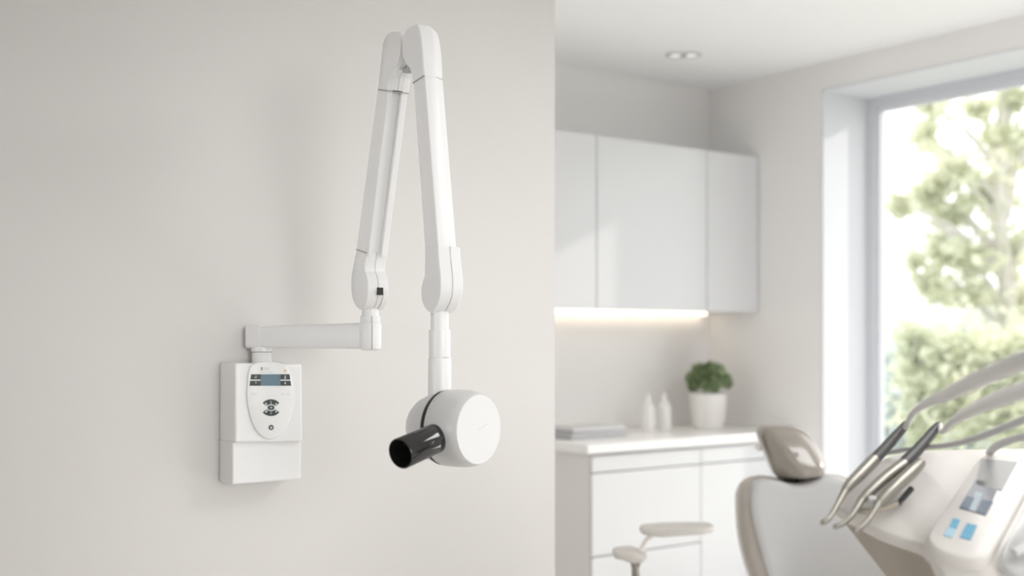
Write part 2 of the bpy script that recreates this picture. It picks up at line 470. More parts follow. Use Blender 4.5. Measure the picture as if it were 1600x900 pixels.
marks(dsp, [rect(434.9, 588, 436, 591), rect(435.2, 591, 435.8, 592)], M['lcdfig'])
marks(cp, [rect(408.1, 573.8, 410.0, 575.6), rect(408.3, 576.7, 409.9, 578.3), rect(408.8, 575.5, 409.6, 576.8)], M['blackp'], .001)
marks(cp, [rect(411.8, 574.3, 421.8, 574.9), rect(411.8, 575.8, 420, 576.4), rect(411.8, 577.2, 419.8, 577.8),
           rect(408.2, 581.0, 415.6, 582), rect(417.6, 581, 425.6, 582),
           rect(438.8, 615.2, 443.8, 616.4), rect(447, 615.2, 452.6, 616.4),
           rect(393.4, 613.6, 394, 617.5), rect(394.8, 613.6, 397, 614.1), rect(396.6, 613.6, 397.1, 617.5), rect(394.8, 617, 397, 617.5), rect(399.6, 612.5, 400, 618.4),
           rect(402.4, 614, 405, 614.5), rect(402.4, 616, 404.4, 616.5), rect(431.5, 604.7, 437, 605.2)], M['palep'], .001)
marks(cp, [disc(445.6, 579.2, 2.0, 1.0), rect(445.2, 579.5, 446.1, 581.6)], M['orange'], .001)

# post on the box, first arm
def cyl_px(name, segs, Z, parent, m, n=48, axis_px=None, extra=None):
    # vertical stacked cylinder: segs = [(y, halfwidth_px)], all at depth Z along axis_px
    o = at(axis_px, HOR, Z)
    prof = []
    for (y, hw) in segs:
        h = CAM.z + (HOR - y) / F * Z
        prof.append((h, hw * Z / F))
    return obj(name, lathe(prof, (o.x, o.y, 0), n=n), m, parent)
poff = .034
PZ = (on_wall(409, 560, poff) - CAM).dot(FW)
cyl_px('mounting_post', [(570, 15), (551, 15), (550.3, 14.6), (549.6, 14.6), (549, 16.5), (541, 16.5)], PZ, xr, M['device'], axis_px=409)
cyl_px('collar_seam', [(550.6, 15.05), (549.4, 15.05)], PZ, xr, M['seam'], axis_px=409)

DZ = 2.68                            # depth of the hanging tube
dax = at(687, HOR, DZ); dax.z = 0
pd = cv(.5, -.866)                   # scissor plane runs towards the viewer and right
pn = cv(.866, .5)                    # across the arms (right, away)
# foot of the rising arm: where that plane crosses pixel column 578
q = on_plane(578, HOR, dax, pn); RZ = (q - CAM).dot(FW)
print('RZ', RZ)
# swivelling wall arm
A0 = on_wall(408, 527, poff); A1 = at(579, 525, RZ)
ad = (A1 - A0); ad.z = 0; AL = ad.length; ad.normalize(); an = Vector((-ad.y, ad.x, 0))
def hgt(py, Z): return CAM.z + (HOR - py) / F * Z
def arm_sec(s, zt, zb, w):
    c = A0 + ad * s
    out = []
    r = .009
    for (sx, sz) in ((1, 1), (-1, 1), (-1, -1), (1, -1)):
        for k in range(4):
            a = {(1, 1): 0, (-1, 1): 90, (-1, -1): 180, (1, -1): 270}[(sx, sz)] + k * 30
            a = math.radians(a)
            y = sx * (w / 2 - r) + r * math.cos(a); z = (zt - r if sz > 0 else zb + r) + r * math.sin(a)
            out.append(Vector((c.x, c.y, 0)) + an * y + UP * z)
    return out
zt0, zb0 = hgt(510, PZ), hgt(543.5, PZ)
zt1, zb1 = hgt(504, RZ), hgt(545.5, RZ)
def lerp(a, b, t): return a + (b - a) * t
obj('swivel_arm', loft([arm_sec(s, lerp(zt0, zt1, max(0, s) / AL), lerp(zb0, zb1, max(0, s) / AL), w) for s, w in ((.0, .05), (AL * .5, .047), (AL - .008, .044))]), M['device'], xr)
obj('elbow_block', loft([arm_sec(s, zt0 + .0015, zb0 - .0015, w) for s, w in ((-.034, .044), (-.031, .054), (.012, .056))]), M['device'], xr)
cyl_px('end_pivot', [(548, 6), (547.4, 12), (545, 16.2), (541, 17.4), (506, 17.6), (505, 17), (504.5, 15.5), (504, 15.8), (495, 15.8), (494, 15), (493.5, 13.6), (484, 12.8), (478, 12)], RZ, xr, M['device2'], axis_px=578.5)
# seam on the pivot
pc = at(578.5, HOR, RZ)
sd = (cv(.28, -.96)).normalized()
rr = 17.65 * RZ / F
bm = bmesh.new()
side = sd.cross(UP)
for (y0, y1, hw) in ((505, 546, 17.6), (494, 505, 15.8)):
    r_ = hw * RZ / F
    b0 = Vector((pc.x, pc.y, 0)) + sd * r_
    add_loft(bm, [[b0 - side * .0009 - sd * .002 + UP * z, b0 + side * .0009 - sd * .002 + UP * z, b0 + side * .0009 + sd * .0006 + UP * z, b0 - side * .0009 + sd * .0006 + UP * z] for z in (hgt(y0, RZ), hgt(y1, RZ))])
obj('pivot_seam', bm, M['seam'], xr)

# arms: traced side faces stand on the plane of the arm's left side
WID = .054
pl0 = dax - pn * (WID / 2)
def side_pt(px, py, off=0): # 2-D coordinates in the scissor plane
    p = on_plane(px, py, pl0, pn); d = p - dax
    return (d.dot(pd), p.z)
def P3(s, z, w):            # w: 0 = left side, 1 = right side
    return Vector((dax.x, dax.y, 0)) + pd * s + UP * z + pn * (w - .5) * WID
def side_loft(poly_px, stations, k=1):
    """poly_px in pixels (left face); stations = [(w, inset or dict)]"""
    base = [side_pt(*q) for q in (smooth_closed(poly_px, k) if k > 1 else poly_px)]
    loops = []
    for w, ins in stations:
        pts = inset2(base, ins) if ins else base
        loops.append([P3(s, z, w) for s, z in pts])
    return loops
# rising arm, U-shaped section open towards the other arm
ra_l = [(590.5, 135), (556, 395)]      # rear edge of the side face
ra_f = [(607, 135), (574.5, 400)]      # front edge of the side face
def ra(front_in, rear_in=0):
    a, b = [side_pt(*q) for q in ra_l], [side_pt(*q) for q in ra_f]
    return [(a[0][0] + rear_in, a[0][1]), (a[1][0] + rear_in, a[1][1]), (b[1][0] - front_in, b[1][1]), (b[0][0] - front_in, b[0][1])]
loops = []
for w, fi, ri in ((0, .002, .002), (.04, 0, 0), (.22, 0, 0), (.25, .012, 0), (.68, .012, 0), (.71, 0, 0), (.97, .001, 0), (1, .003, .003)):
    loops.append([P3(s, z, w) for s, z in ra(fi, ri)])
obj('rising_arm', loft(loops), M['device'], xr, sharp=30)
# hanging arm, side face and two front facets
da_l = [(644, 105), (665, 405)]
da_f = [(662.5, 105), (686, 405)]
def da(fi, ri=0):
    a, b = [side_pt(*q) for q in da_l], [side_pt(*q) for q in da_f]
    return [(a[0][0] + ri, a[0][1]), (a[1][0] + ri, a[1][1]), (b[1][0] - fi, b[1][1]), (b[0][0] - fi, b[0][1])]
loops = [[P3(s, z, w) for s, z in da(fi, ri)] for w, fi, ri in ((0, .0015, .002), (.03, 0, 0), (.54, 0, 0), (.58, .001, 0), (.97, .014, .004), (1, .017, .008))]
obj('hanging_arm', loft(loops), M['device'], xr, sharp=25)

# joint cover at the foot of the rising arm
pj = [(558, 390), (555, 403), (552.5, 417), (550, 430), (549.3, 441), (549.4, 453), (550.8, 464), (553.5, 473), (557.5, 480), (562.5, 484), (567.5, 482.5), (571.5, 476), (574.2, 466), (575.6, 453), (575.2, 440), (573.3, 431), (570.6, 424), (570.4, 416), (571.5, 407), (573.4, 395)]
jc = obj('joint_cover', loft(side_loft(pj, [(-.05, .004), (-.02, .0012), (.0, 0), (.47, 0), (.485, .0022), (.515, .0022), (.53, 0), (1.0, 0), (1.02, .0012), (1.06, .006)])), M['device'], xr, sharp=32)
# hanging-arm foot cover
pk = [(664.5, 384), (664.6, 408), (664, 431), (660.5, 441), (658.8, 451), (658.6, 462), (660.5, 473), (665.5, 483), (673, 489), (679, 484.5), (684, 475), (687.8, 464), (689.5, 450), (689.4, 436), (688, 420), (686.2, 405), (685, 384)]
obj('joint_cover', loft(side_loft(pk, [(-.04, .004), (-.015, .001), (.0, 0), (.50, 0), (.515, .0015), (.53, .0015)])), M['device'], xr, sharp=32)
pk2 = [(x - 1 if x < 672 else x + .5, y) for x, y in pk]
obj('joint_cover', loft(side_loft(pk2, [(.535, .001), (.55, 0), (.96, .001), (1.02, .004), (1.07, .012)])), M['device2'], xr, sharp=32)

# knuckle: cover of the rising arm and of the hanging arm
kr = [(591.6, 139.5), (593, 123), (596, 95), (599, 70), (601.5, 60), (606, 53), (612, 49.5), (619, 49), (625.5, 50), (626, 57), (626.3, 68), (625.5, 80), (623.5, 91), (619.5, 103), (613.5, 112), (609.5, 120), (607.8, 130), (606.5, 142)]
obj('knuckle_cover', loft(side_loft(kr, [(-.04, .003), (-.015, .0008), (0, 0), (.2, 0), (.24, .003), (.47, .003), (.5, .0055), (.53, .003), (.70, .003), (.74, 0), (1.0, 0), (1.05, .004)])), M['device'], xr, sharp=32)
kd = [(645.5, 130), (644, 118), (641, 107), (634.5, 99.5), (630.5, 90), (629, 80), (629.6, 66), (631.5, 54), (636, 46.5), (643, 41.5), (653, 38), (656.6, 47), (659, 60), (661, 80), (662.2, 100), (663.2, 118)]
obj('knuckle_cover', loft(side_loft(kd, [(-.04, .003), (-.015, .0008), (.0, 0), (.55, 0), (.60, .001), (.96, .012), (1.03, .018)])), M['device'], xr, sharp=25)
# grey hinge block between the covers, and the dark slots
def blk(name, px, py, pw, ph, w0, w1, m, dep=.012, parent=xr):
    base = [side_pt(px, py), side_pt(px + pw, py), side_pt(px + pw, py + ph), side_pt(px, py + ph)]
    return obj(name, loft([[P3(s, z, w) for s, z in base] for w in (w0, w1)]), m, parent, bevel=.001)
blk('hinge_block', 615.5, 104, 18, 8.5, .40, .66, M['hinge'])
blk('hinge_pin', 612, 72, 26, 16, .25, .75, M['hinge'])
# slot in the joint cover
sb = [side_pt(570, 448.5), side_pt(576.6, 449), side_pt(576.6, 460.5), side_pt(570, 460.5)]
obj('cover_slot', loft([[P3(s, z, w) for s, z in sb] for w in (.44, .72)]), M['slot'], jc)
# curved seam below the slot
bm = bmesh.new()
arc = [(576.2, 458), (575.4, 465), (573.4, 472), (570.6, 478), (567.5, 482.5)]
ap = [P3(*side_pt(*q), .74) + pd * .0002 for q in arc]
add_tube(bm, ap, .0010, n=8)
obj('cover_seam', bm, M['hinge'], jc)
# dark ring lines where covers meet tubes
def band(poly, grow, name, st, parent=xr, m='seam'):
    base = [side_pt(*q) for q in poly]      # rear top, rear bottom, front bottom, front top
    loops = []
    for w_, i in st:
        lp = [(a - grow + .3 * i if k < 2 else a + grow - i, b) for k, (a, b) in enumerate(base)]
        loops.append([P3(a, b, w_) for a, b in lp])
    return obj(name, loft(loops), M[m], parent)
RST = [(-.045, .002), (-.015, 0), (.2, 0), (.24, .003), (.70, .003), (.74, 0), (1.0, 0), (1.055, .003)]
HST = [(-.045, .002), (-.015, 0), (.55, 0), (.60, .001), (.96, .012), (1.035, .017)]
band([(591.4, 139.4), (592, 141.0), (606.6, 143.2), (606.7, 141.6)], .0004, 'cover_line', RST)
band([(557.7, 389.2), (557.4, 390.6), (573.2, 396.2), (573.5, 394.8)], .0004, 'cover_line', RST)
band([(645.4, 129.6), (645.5, 130.6), (663.5, 119.0), (663.3, 118)], .0004, 'cover_line', HST)

# hanging tube
cyl_px('neck_tube', [(478, 13), (490, 14.2), (516, 14.2)], DZ, xr, M['device2'], axis_px=687)
cyl_px('neck_sleeve', [(515, 15), (515.4, 16.6), (517, 16.9), (558, 16.9), (558.6, 16.4)], DZ, xr, M['device2'], axis_px=687)
cyl_px('head_stem', [(558.6, 17.4), (559.6, 18.0), (585, 18.2), (640, 18.6)], DZ, xr, M['device2'], axis_px=687)
for (y, a0, a1) in ((516, -20, 25), (559, -10, 40)):
    pass
# small dark marks on the sleeves
def ring_mark(y, hw, a0, a1, th, m=M['hinge'], name='sleeve_mark'):
    r_ = hw * DZ / F + .0004; z = hgt(y, DZ); c = Vector((dax.x, dax.y, z)); pts = []
    for i in range(8):
        a = math.radians(a0 + (a1 - a0) * i / 7)
        pts.append(c + cv(math.sin(a), -math.cos(a)) * r_)
    return obj(name, tube(pts, th, n=6), m, xr)
ring_mark(515.6, 15.8, 12, 48, .0007)
ring_mark(559, 17.2, 18, 60, .0009)
ring_mark(491.5, 14.0, -62, -40, .0010)
# tube head
HX = cv(.79, -.61).normalized()
hc = at(690, 668, DZ); hc.z = hgt(671, 2.613)
def hpos(l, rx=0, rz=0): return hc + HX * l + UP * rz
hprof_r = [(-.078, 0), (-.077, .02), (-.072, .038), (-.062, .053), (-.045, .066), (-.02, .076), (.0, .081), (.0125, .0840), (.0125, .07)]
hprof_f = [(.0225, .07), (.0225, .0858), (.0235, .0864), (.05, .0868), (.075, .0860), (.090, .0842), (.100, .0818), (.106, .0790), (.109, .0772), (.109, 0)]
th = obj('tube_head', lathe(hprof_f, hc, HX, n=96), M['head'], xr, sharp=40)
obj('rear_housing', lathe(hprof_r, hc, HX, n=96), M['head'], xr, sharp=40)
obj('housing_gap', lathe([(.010, .0), (.010, .0835), (.0130, .0852), (.0228, .0858), (.0228, 0)], hc, HX, n=96), M['slot'], xr)
fd = obj('end_face', lathe([(.1085, .0768), (.1098, .0768), (.1104, .0762), (.1104, 0)], hc, HX, n=96), M['face'], th, sharp=30)
fd['label'] = 'bright white flat round face'
# faint lettering on the face (too small to read in the photograph)
hs = HX.cross(UP).normalized()   # horizontal in the face
if hs.dot(RT) < 0: hs = -hs
def face_marks(bm):
    xx = -.004
    for dw, dh in ((.004, .004), (.003, .002), (.004, .002), (.003, .003), (.004, .002), (.003, .0025), (.005, .002)):
        c0 = hc + HX * .1104 + hs * xx + UP * (.001 + .30 * xx)
        add_loft(bm, [[c0 + HX * k, c0 + hs * dw * .8 + UP * .3 * dw + HX * k, c0 + hs * dw * .8 + UP * (.3 * dw + dh * .4) + HX * k, c0 + UP * dh * .4 + HX * k] for k in (-.0005, .0006)])
        xx += dw + .0012
print_on(fd, face_marks, M['palep'])
def dial_marks(bm):
    for a in (118, 134, 148):
        a = math.radians(a)
        d = UP * math.sin(a) + hs * math.cos(a)
        c0 = hc + HX * .030 + d * .0866
        add_tube(bm, [c0 - HX * .001, c0 + HX * .0012], .0010, n=6)
print_on(th, dial_marks, M['hinge'])
# cone
c_ax = hc + HX * .050
o_c = at(625.5, 709, 2.498)
cd = (o_c - c_ax); CL = cd.length; cd.normalize()
s0 = .074
rO = .0335
cone = obj('cone', lathe([(s0, .0325), (CL - .001, rO), (CL, rO - .0008), (CL, rO - .0030), (CL - .001, rO - .0034), (s0 + .012, .0285), (s0 + .012, .0)], c_ax, cd, n=64), M['cone'], xr, sharp=40)
cone['label'] = 'glossy black open cylinder cone'
obj('cone_flange', lathe([(s0 - .03, .0335), (s0 + .006, .0335), (s0 + .006, .0)], c_ax, cd, n=64), M['device'], xr)
obj('cone_port', lathe([(s0 + .010, .0275), (s0 + .030, .0245), (s0 + .050, .0215), (s0 + .054, .019), (s0 + .050, .017), (s0 + .03, .012), (s0 + .025, 0)], c_ax, cd, n=48), M['port'], cone)

# ------------------------------------------------------------------ DENTAL CHAIR
def pillow(px_poly, Zf, ring, k=4, tilt=0.0, cy=None):
    """closed outline in pixels on a plane; ring = [(scale, depth towards the camera)]"""
    pts = smooth_closed(px_poly, k)
    cx = sum(a for a, b in pts) / len(pts); c_y = sum(b for a, b in pts) / len(pts)
    loops = []
    for rg in ring:
        s, d = rg[:2]; sx_, sy_ = rg[2:] if len(rg) > 2 else (0, 0)
        lp = []
        for a, b in pts:
            x, y = cx + (a - cx) * s + sx_, c_y + (b - c_y) * s + sy_
            Z = Zf + tilt * (c_y - y) / F * Zf
            lp.append(at(x, y, Z) - FW * d)
        loops.append(lp)
    return loft(loops)
CZ = 4.35
chair_base = at(1275, HOR, CZ - .15); chair_base.z = 0
ch = thing('dental_chair', 'taupe and grey leather dental treatment chair with separate headrest', 'dental chair', chair_base)
shell = [(1150, 782), (1152.5, 766), (1160, 753), (1174, 745.5), (1195, 743.5), (1215, 748), (1234, 754), (1255, 752), (1275, 743), (1300, 741.5), (1322, 746), (1343, 763), (1368, 798), (1395, 842), (1414, 885), (1424, 930), (1415, 960), (1330, 968), (1230, 965), (1190, 945), (1174, 910), (1160, 868), (1152, 825)]
obj('backrest_shell', pillow(shell, CZ + .06, [(.0, -.05), (.8, -.05), (.95, -.035), (1.012, -.005), (1.016, .02), (1.0, .035)], k=3), M['cream'], ch)
br = obj('backrest', pillow(shell, CZ, [(.9, -.06), (.985, -.04), (1.0, -.01), (.995, .03), (.975, .055), (.93, .072), (.86, .078), (0, .08)], k=3), M['taupe'], ch, sharp=60)
cush = [(1172, 790), (1173, 768), (1178, 754), (1192, 747.5), (1215, 750), (1234, 755), (1255, 754), (1277, 746), (1300, 744.5), (1319, 749), (1338, 765), (1360, 798), (1384, 840), (1402, 883), (1410, 930), (1390, 955), (1320, 960), (1240, 955), (1210, 925), (1194, 885), (1182, 840), (1175, 812)]
obj('backrest_cushion', pillow(cush, CZ - .074, [(.9, -.03), (1.0, -.02), (1.0, .0), (.985, .018), (.95, .026), (.85, .027), (.6, .024), (0, .022)], k=3), M['seatgrey'], br, sharp=70)
head = [(1183, 676), (1187, 668), (1197, 664.5), (1215, 663.5), (1236, 664.5), (1252, 670), (1267, 683), (1279, 702), (1286, 721), (1284.5, 736), (1276, 744), (1258, 746), (1238, 747), (1220, 746), (1209, 740), (1202, 728), (1195, 710), (1187, 691)]
def head_relief(x, y):
    u = (x - 1198) * .86 - (y - 668) * .51      # distance to the right of the ridge that runs down the pad
    soft = lambda t: .5 * (t + math.sqrt(t * t + 10))
    return -.0034 * soft(-u) - .0014 * soft(u - 34) + .0012 * (y - 706)
hp = smooth_closed(head, 4)
hcx = sum(a for a, b in hp) / len(hp); hcy = sum(b for a, b in hp) / len(hp)
loops = []
for s_, d in ((.7, -.05), (.93, -.045), (1.0, -.02), (1.0, .005), (.985, .028), (.96, .048), (.92, .068), (.86, .085), (.78, .098), (.68, .106), (.55, .111), (.4, .114), (.25, .115), (.1, .115), (0, .115)):
    k = max(0, min(1, (1 - s_) / .16)) if d > .02 else 0
    loops.append([at(hcx + (a - hcx) * s_, hcy + (b - hcy) * s_, CZ) - FW * (d + k * head_relief(hcx + (a - hcx) * s_, hcy + (b - hcy) * s_)) for a, b in hp])
hr = obj('headrest', loft(loops), M['gloss'], ch, sharp=80)
plate = [(1180, 702), (1186, 700), (1194, 706), (1203, 730), (1216, 748), (1240, 754), (1262, 752), (1255, 742), (1230, 730), (1212, 700), (1200, 690), (1187, 690)]
obj('headrest_back', pillow(plate, CZ + .08, [(.8, -.03), (1.0, -.02), (1.0, .02), (.9, .03)], k=3), M['cream'], ch)
obj('headrest_stem', tube([at(1237, 735, CZ + .02), at(1237, 775, CZ + .02)], [.028, .030], n=16), M['grip'], ch)
# seat and pedestal below the frame
sx = cv(.55, -.83); sy = cv(.83, .55)
s0p = at(1300, HOR, CZ - .02); s0p.z = 0
def seat_loop(z, g):
    out = []
    for i in range(28):
        a = 2 * math.pi * i / 28
        ca, sa = math.cos(a), math.sin(a)
        ex = abs(ca) ** .5 * (1 if ca > 0 else -1); ey = abs(sa) ** .5 * (1 if sa > 0 else -1)
        out.append(s0p + sx * (.34 + (.40 - g) * ex) + sy * (.27 - g) * ey + UP * z)
    return out
obj('seat', loft([seat_loop(.33, .04), seat_loop(.345, .0), seat_loop(.40, .0), seat_loop(.425, .02), seat_loop(.432, .06)]), M['taupe'], ch)
pb = s0p + sx * .3
obj('pedestal', lathe([(0, .28), (.03, .28), (.05, .24), (.07, .12), (.34, .10)], (pb.x, pb.y, 0)), M['cream'], ch)

# ------------------------------------------------------------------ STOOL WITH ARM PADS
SZ = 4.15
sb0 = at(993, HOR, SZ); sb0.z = 0
st = thing('dental_stool', 'cream arm pads on a slim bent post in front of the white drawers', 'stool', sb0)
def pad(outline, Z, depth, name, m):
    pts = smooth_closed(outline, 4)
    cx = sum(a for a, b in pts) / len(pts); cyy = sum(b for a, b in pts) / len(pts)
    loops = []
    for s, d in ((.55, -1), (.86, -.86), (.97, -.6), (1, -.2), (1, .2), (.97, .6), (.86, .86), (.55, 1)):
        loops.append([at(cx + (a - cx) * s, cyy + (b - cyy) * s - 1.6 * d, Z) + FW * d * depth / 2 for a, b in pts])
    return obj(name, loft(loops), m, st, sharp=60)
pad([(999.5, 827), (1003, 822.5), (1020, 820.5), (1050, 819), (1085, 818.5), (1110, 819.5), (1115, 823), (1111, 829.5), (1085, 832.5), (1050, 835), (1030, 836.5), (1012, 834), (1002, 832)], SZ, .10, 'arm_pad', M['padcream'])
pad([(957.5, 862), (961, 858), (973, 856), (988, 856), (1000, 860), (1010, 865), (1009, 873), (998, 877), (984, 877), (970, 872), (959, 869)], SZ, .09, 'arm_pad', M['padcream'])
obj('arm_bracket', tube(catmull([at(996, 868, SZ), at(1003, 858, SZ), at(1009, 846, SZ), at(1018, 838, SZ), at(1032, 834, SZ)]), .0095, n=14), M['cream'], st)
obj('post', lathe([(.30, .014), (.56, .014), (.575, .018), (.59, .030)], sb0), M['steel'], st)
obj('seat', lathe([(.42, .05), (.425, .16), (.44, .175), (.47, .175), (.485, .16), (.49, .0)], sb0 + cv(.0, -.0)), M['cream'], st)
obj('gas_column', lathe([(.07, .028), (.42, .028)], sb0), M['steel'], st)
for k in range(5):
    a = k * 2 * math.pi / 5
    e = sb0 + Vector((.26 * math.cos(a), .26 * math.sin(a), .06))
    lg = obj('base_leg', tube([sb0 + UP * .085, sb0.lerp(e, .5) + UP * .05, e], [.022, .018, .014], n=10), M['steel'], st)
    obj('castor', lathe([(-.012, .024), (-.009, .028), (.009, .028), (.012, .024)], (e.x, e.y, .029), (math.sin(a), -math.cos(a), 0), n=20), M['grip'], lg)

# ------------------------------------------------------------------ DELIVERY UNIT
def uz(py): return 2.14 + (850 - py) * .0017
_a = at(1450, 850, uz(850)); _b = at(1450, 720, uz(720)); _c = at(1550, 850, uz(850))
UNRM = (_c - _a).cross(_b - _a).normalized()
if UNRM.dot(-FW) < 0: UNRM = -UNRM
def up_(px, py, lift=0.): return on_plane(px, py, _a, UNRM) + UNRM * lift
ub = at(1560, HOR, 2.3); ub.z = 0
un = thing('delivery_unit', 'cream dental instrument console with small screen and blue keys, right foreground', 'dental unit', ub)
body = [(1306, 780), (1313, 768), (1332, 750), (1358, 730), (1384, 715), (1415, 706), (1470, 702), (1540, 700), (1610, 699), (1660, 700), (1680, 760), (1680, 900), (1640, 940), (1540, 935), (1480, 905), (1457, 864), (1440, 850), (1410, 840), (1376, 827), (1340, 808), (1316, 796), (1307, 789)]
bs = smooth_closed(body, 2)
cxb = sum(a for a, b in bs) / len(bs); cyb = sum(b for a, b in bs) / len(bs)
def sc_(pts, f, cx=None, cy=None):
    cx = cxb if cx is None else cx; cy = cyb if cy is None else cy
    return [(cx + (a - cx) * f, cy + (b - cy) * f) for a, b in pts]
obj('tray_body', loft([[up_(*q, -.026) for q in sc_(bs, .985)], [up_(*q, -.020) for q in bs], [up_(*q, -.008) for q in bs], [up_(*q, -.002) for q in sc_(bs, .99)], [up_(*q, 0) for q in sc_(bs, .965)]]), M['cream'], un, sharp=50)
low = [[up_(*q, -.022) for q in sc_(bs, .97)]]
low.append([p + Vector((0, 0, -.10)) + cv(.05, .02) for p in [up_(*q, -.04) for q in sc_(bs, .72)]])
low.append([p + Vector((0, 0, -.20)) + cv(.08, .03) for p in [up_(*q, -.04) for q in sc_(bs, .45)]])
obj('lower_shell', loft(low), M['creamd'], un, sharp=50)  # shade under the tray is put into its darker colour
mid = sum(low[-1], Vector()) / len(low[-1])
obj('support_column', lathe([(0, .22), (.03, .22), (.05, .07), (mid.z + .02, .06)], (mid.x, mid.y, 0)), M['cream'], un)
con = smooth_closed([(1447, 852), (1462, 825), (1490, 785), (1518, 742), (1530, 727), (1548, 720), (1580, 720), (1612, 726), (1617, 742), (1602, 775), (1575, 825), (1552, 868), (1538, 886), (1520, 890), (1490, 884), (1458, 870)], 3)
ccx = sum(a for a, b in con) / len(con); ccy = sum(b for a, b in con) / len(con)
cn = obj('console', loft([[up_(*q, -.01) for q in sc_(con, 1.05, ccx, ccy)], [up_(*q, .012) for q in sc_(con, 1.015, ccx, ccy)], [up_(*q, .019) for q in sc_(con, .985, ccx, ccy)], [up_(*q, .021) for q in sc_(con, .95, ccx, ccy)]]), M['cream'], un, sharp=50)
def cdec(name, pts, m, h=.0215, parent=None):
    return obj(name, loft([[up_(*q, .018) for q in pts], [up_(*q, h + .001) for q in pts]]), m, cn if parent is None else parent)
cdec('silver_panel', [(1530, 731), (1586, 736), (1562, 781), (1521, 772)], M['silver'])
scn = cdec('screen', [(1521, 764), (1559, 771), (1536, 820), (1495, 808)], M['screen'])
cdec('screen_key', [(1507, 790), (1519, 793), (1510, 812), (1497, 808)], M['screenb'], .0225, scn)
cdec('screen_key', [(1531, 796), (1548, 799), (1537, 819), (1521, 815)], M['screenb'], .0225, scn)
cdec('screen_key', [(1520, 783), (1532, 786), (1519, 814), (1510, 811)], M['screenl'], .0223, scn)
cdec('blue_key', [(1508, 832), (1523, 836), (1513, 859), (1496, 854)], M['blue'])
cdec('blue_key', [(1486, 824), (1497, 827), (1491, 840), (1480, 837)], M['blue'])
cdec('blue_key', [(1479, 838), (1491, 841), (1484, 855), (1471, 851)], M['blue2'])
# right hand wing of the body, paler
wing = smooth_closed([(1560, 880), (1590, 820), (1620, 765), (1650, 740), (1690, 745), (1700, 830), (1690, 900), (1640, 920), (1580, 905)], 3)
wcx = sum(a for a, b in wing) / len(wing); wcy = sum(b for a, b in wing) / len(wing)
obj('side_wing', loft([[up_(*q, -.01) for q in wing], [up_(*q, .012) for q in wing], [up_(*q, .018) for q in sc_(wing, .95, wcx, wcy)]]), M['device'], un, sharp=50)
obj('tray_handle', tube(catmull([up_(1578, 884, .03), up_(1600, 876, .035), up_(1640, 870, .035), up_(1670, 872, .03)]), .009, n=12), M['device2'], un)
# instrument rest
obj('instrument_rest', tube(catmull([up_(1334, 812, .022), up_(1355, 815, .024), (up_(1380, 808, .022)), up_(1404, 797, .018)]), [.006] * 25, n=12), M['creamd'], un)
obj('rest_knob', lathe([(-.009, .002), (-.006, .0075), (0, .0095), (.006, .0075), (.009, .002)], up_(1357, 812, .045), UNRM, n=20), M['device2'], un)

def handpiece(label, pts, lift, parts, hose, grp='dental handpieces on the console'):
    """pts: [(px,py,radius_px)] tip to tail; parts: names with index ranges and material"""
    base = up_(pts[0][0], pts[0][1], lift)
    t = thing('dental_handpiece', label, 'handpiece', base, grp)
    for nm, i0, i1, m in parts:
        seg = pts[i0:i1 + 1]
        cp_ = [up_(a, b, lift) for a, b, r in seg]
        rr_ = [.86 * r * uz(b) / F for a, b, r in seg]
        if len(seg) > 2:
            P = catmull(cp_, 5); rad = []
            for i in range(len(rr_) - 1):
                rad += [lerp(rr_[i], rr_[i + 1], s / 5) for s in range(5)]
            rad.append(rr_[-1])
        else: P, rad = cp_, rr_
        obj(nm, tube(P, rad, n=18), m, t, sharp=50)
    if hose:
        cp_ = [at(a, b, z) for a, b, z, r in hose[1]]
        cp_[0] = up_(pts[-1][0], pts[-1][1], lift)
        P = catmull(cp_, 8); rad = []
        R_ = [r * z / F for a, b, z, r in hose[1]]
        for i in range(len(R_) - 1): rad += [lerp(R_[i], R_[i + 1], s / 8) for s in range(8)]
        rad.append(R_[-1])
        obj('hose', tube(P, rad, n=14), hose[0], t)
    return t
L = .045
handpiece('uppermost dental handpiece with a long dark grip, nearest the window',
          [(1277, 846, 3.5), (1283, 846, 5.2), (1292, 838, 4.6), (1304, 817, 5.2), (1314, 798, 7), (1322, 787, 10), (1340, 769, 11.5), (1360, 748, 11.5), (1364, 744, 10.5), (1390, 715, 9.5), (1408, 694, 7.5), (1412, 689, 5)], L,
          [('neck', 0, 4, M['steel']), ('body', 4, 7, M['steel']), ('grip', 7, 11, M['grip'])],
          (M['hose'], [(1412, 689, 2.3, 3.2), (1415, 668, 2.28, 3.6), (1427, 645, 2.22, 5), (1450, 629, 2.15, 7.5), (1485, 614, 2.05, 11), (1540, 588, 1.9, 14), (1610, 560, 1.78, 16), (1690, 532, 1.7, 17), (1790, 525, 1.7, 17), (1860, 600, 1.78, 16), (1850, 760, 1.95, 15), (1770, 900, 2.1, 14), (1690, 950, 2.2, 13)]))
handpiece('middle dental handpiece, its dark grip ending in a pale hose',
          [(1297, 854, 3.5), (1303, 853, 5.2), (1314, 847, 4.6), (1328, 832, 5.4), (1340, 812, 7), (1352, 800, 9.5), (1378, 776, 11), (1406, 755, 11.5), (1414, 746, 11.5), (1430, 729, 10.5), (1457, 697, 8), (1463, 691, 5)], L,
          [('neck', 0, 4, M['steel']), ('body', 4, 7, M['steel']), ('grip', 7, 11, M['grip'])],
          (M['hose'], [(1463, 691, 2.3, 3.2), (1472, 675, 2.28, 4), (1490, 658, 2.22, 6.5), (1520, 641, 2.12, 10), (1560, 624, 2.0, 13), (1615, 605, 1.88, 15), (1690, 585, 1.8, 16), (1770, 585, 1.8, 16), (1815, 650, 1.86, 15), (1800, 790, 2.0, 14), (1740, 900, 2.12, 13), (1680, 940, 2.2, 12)]))
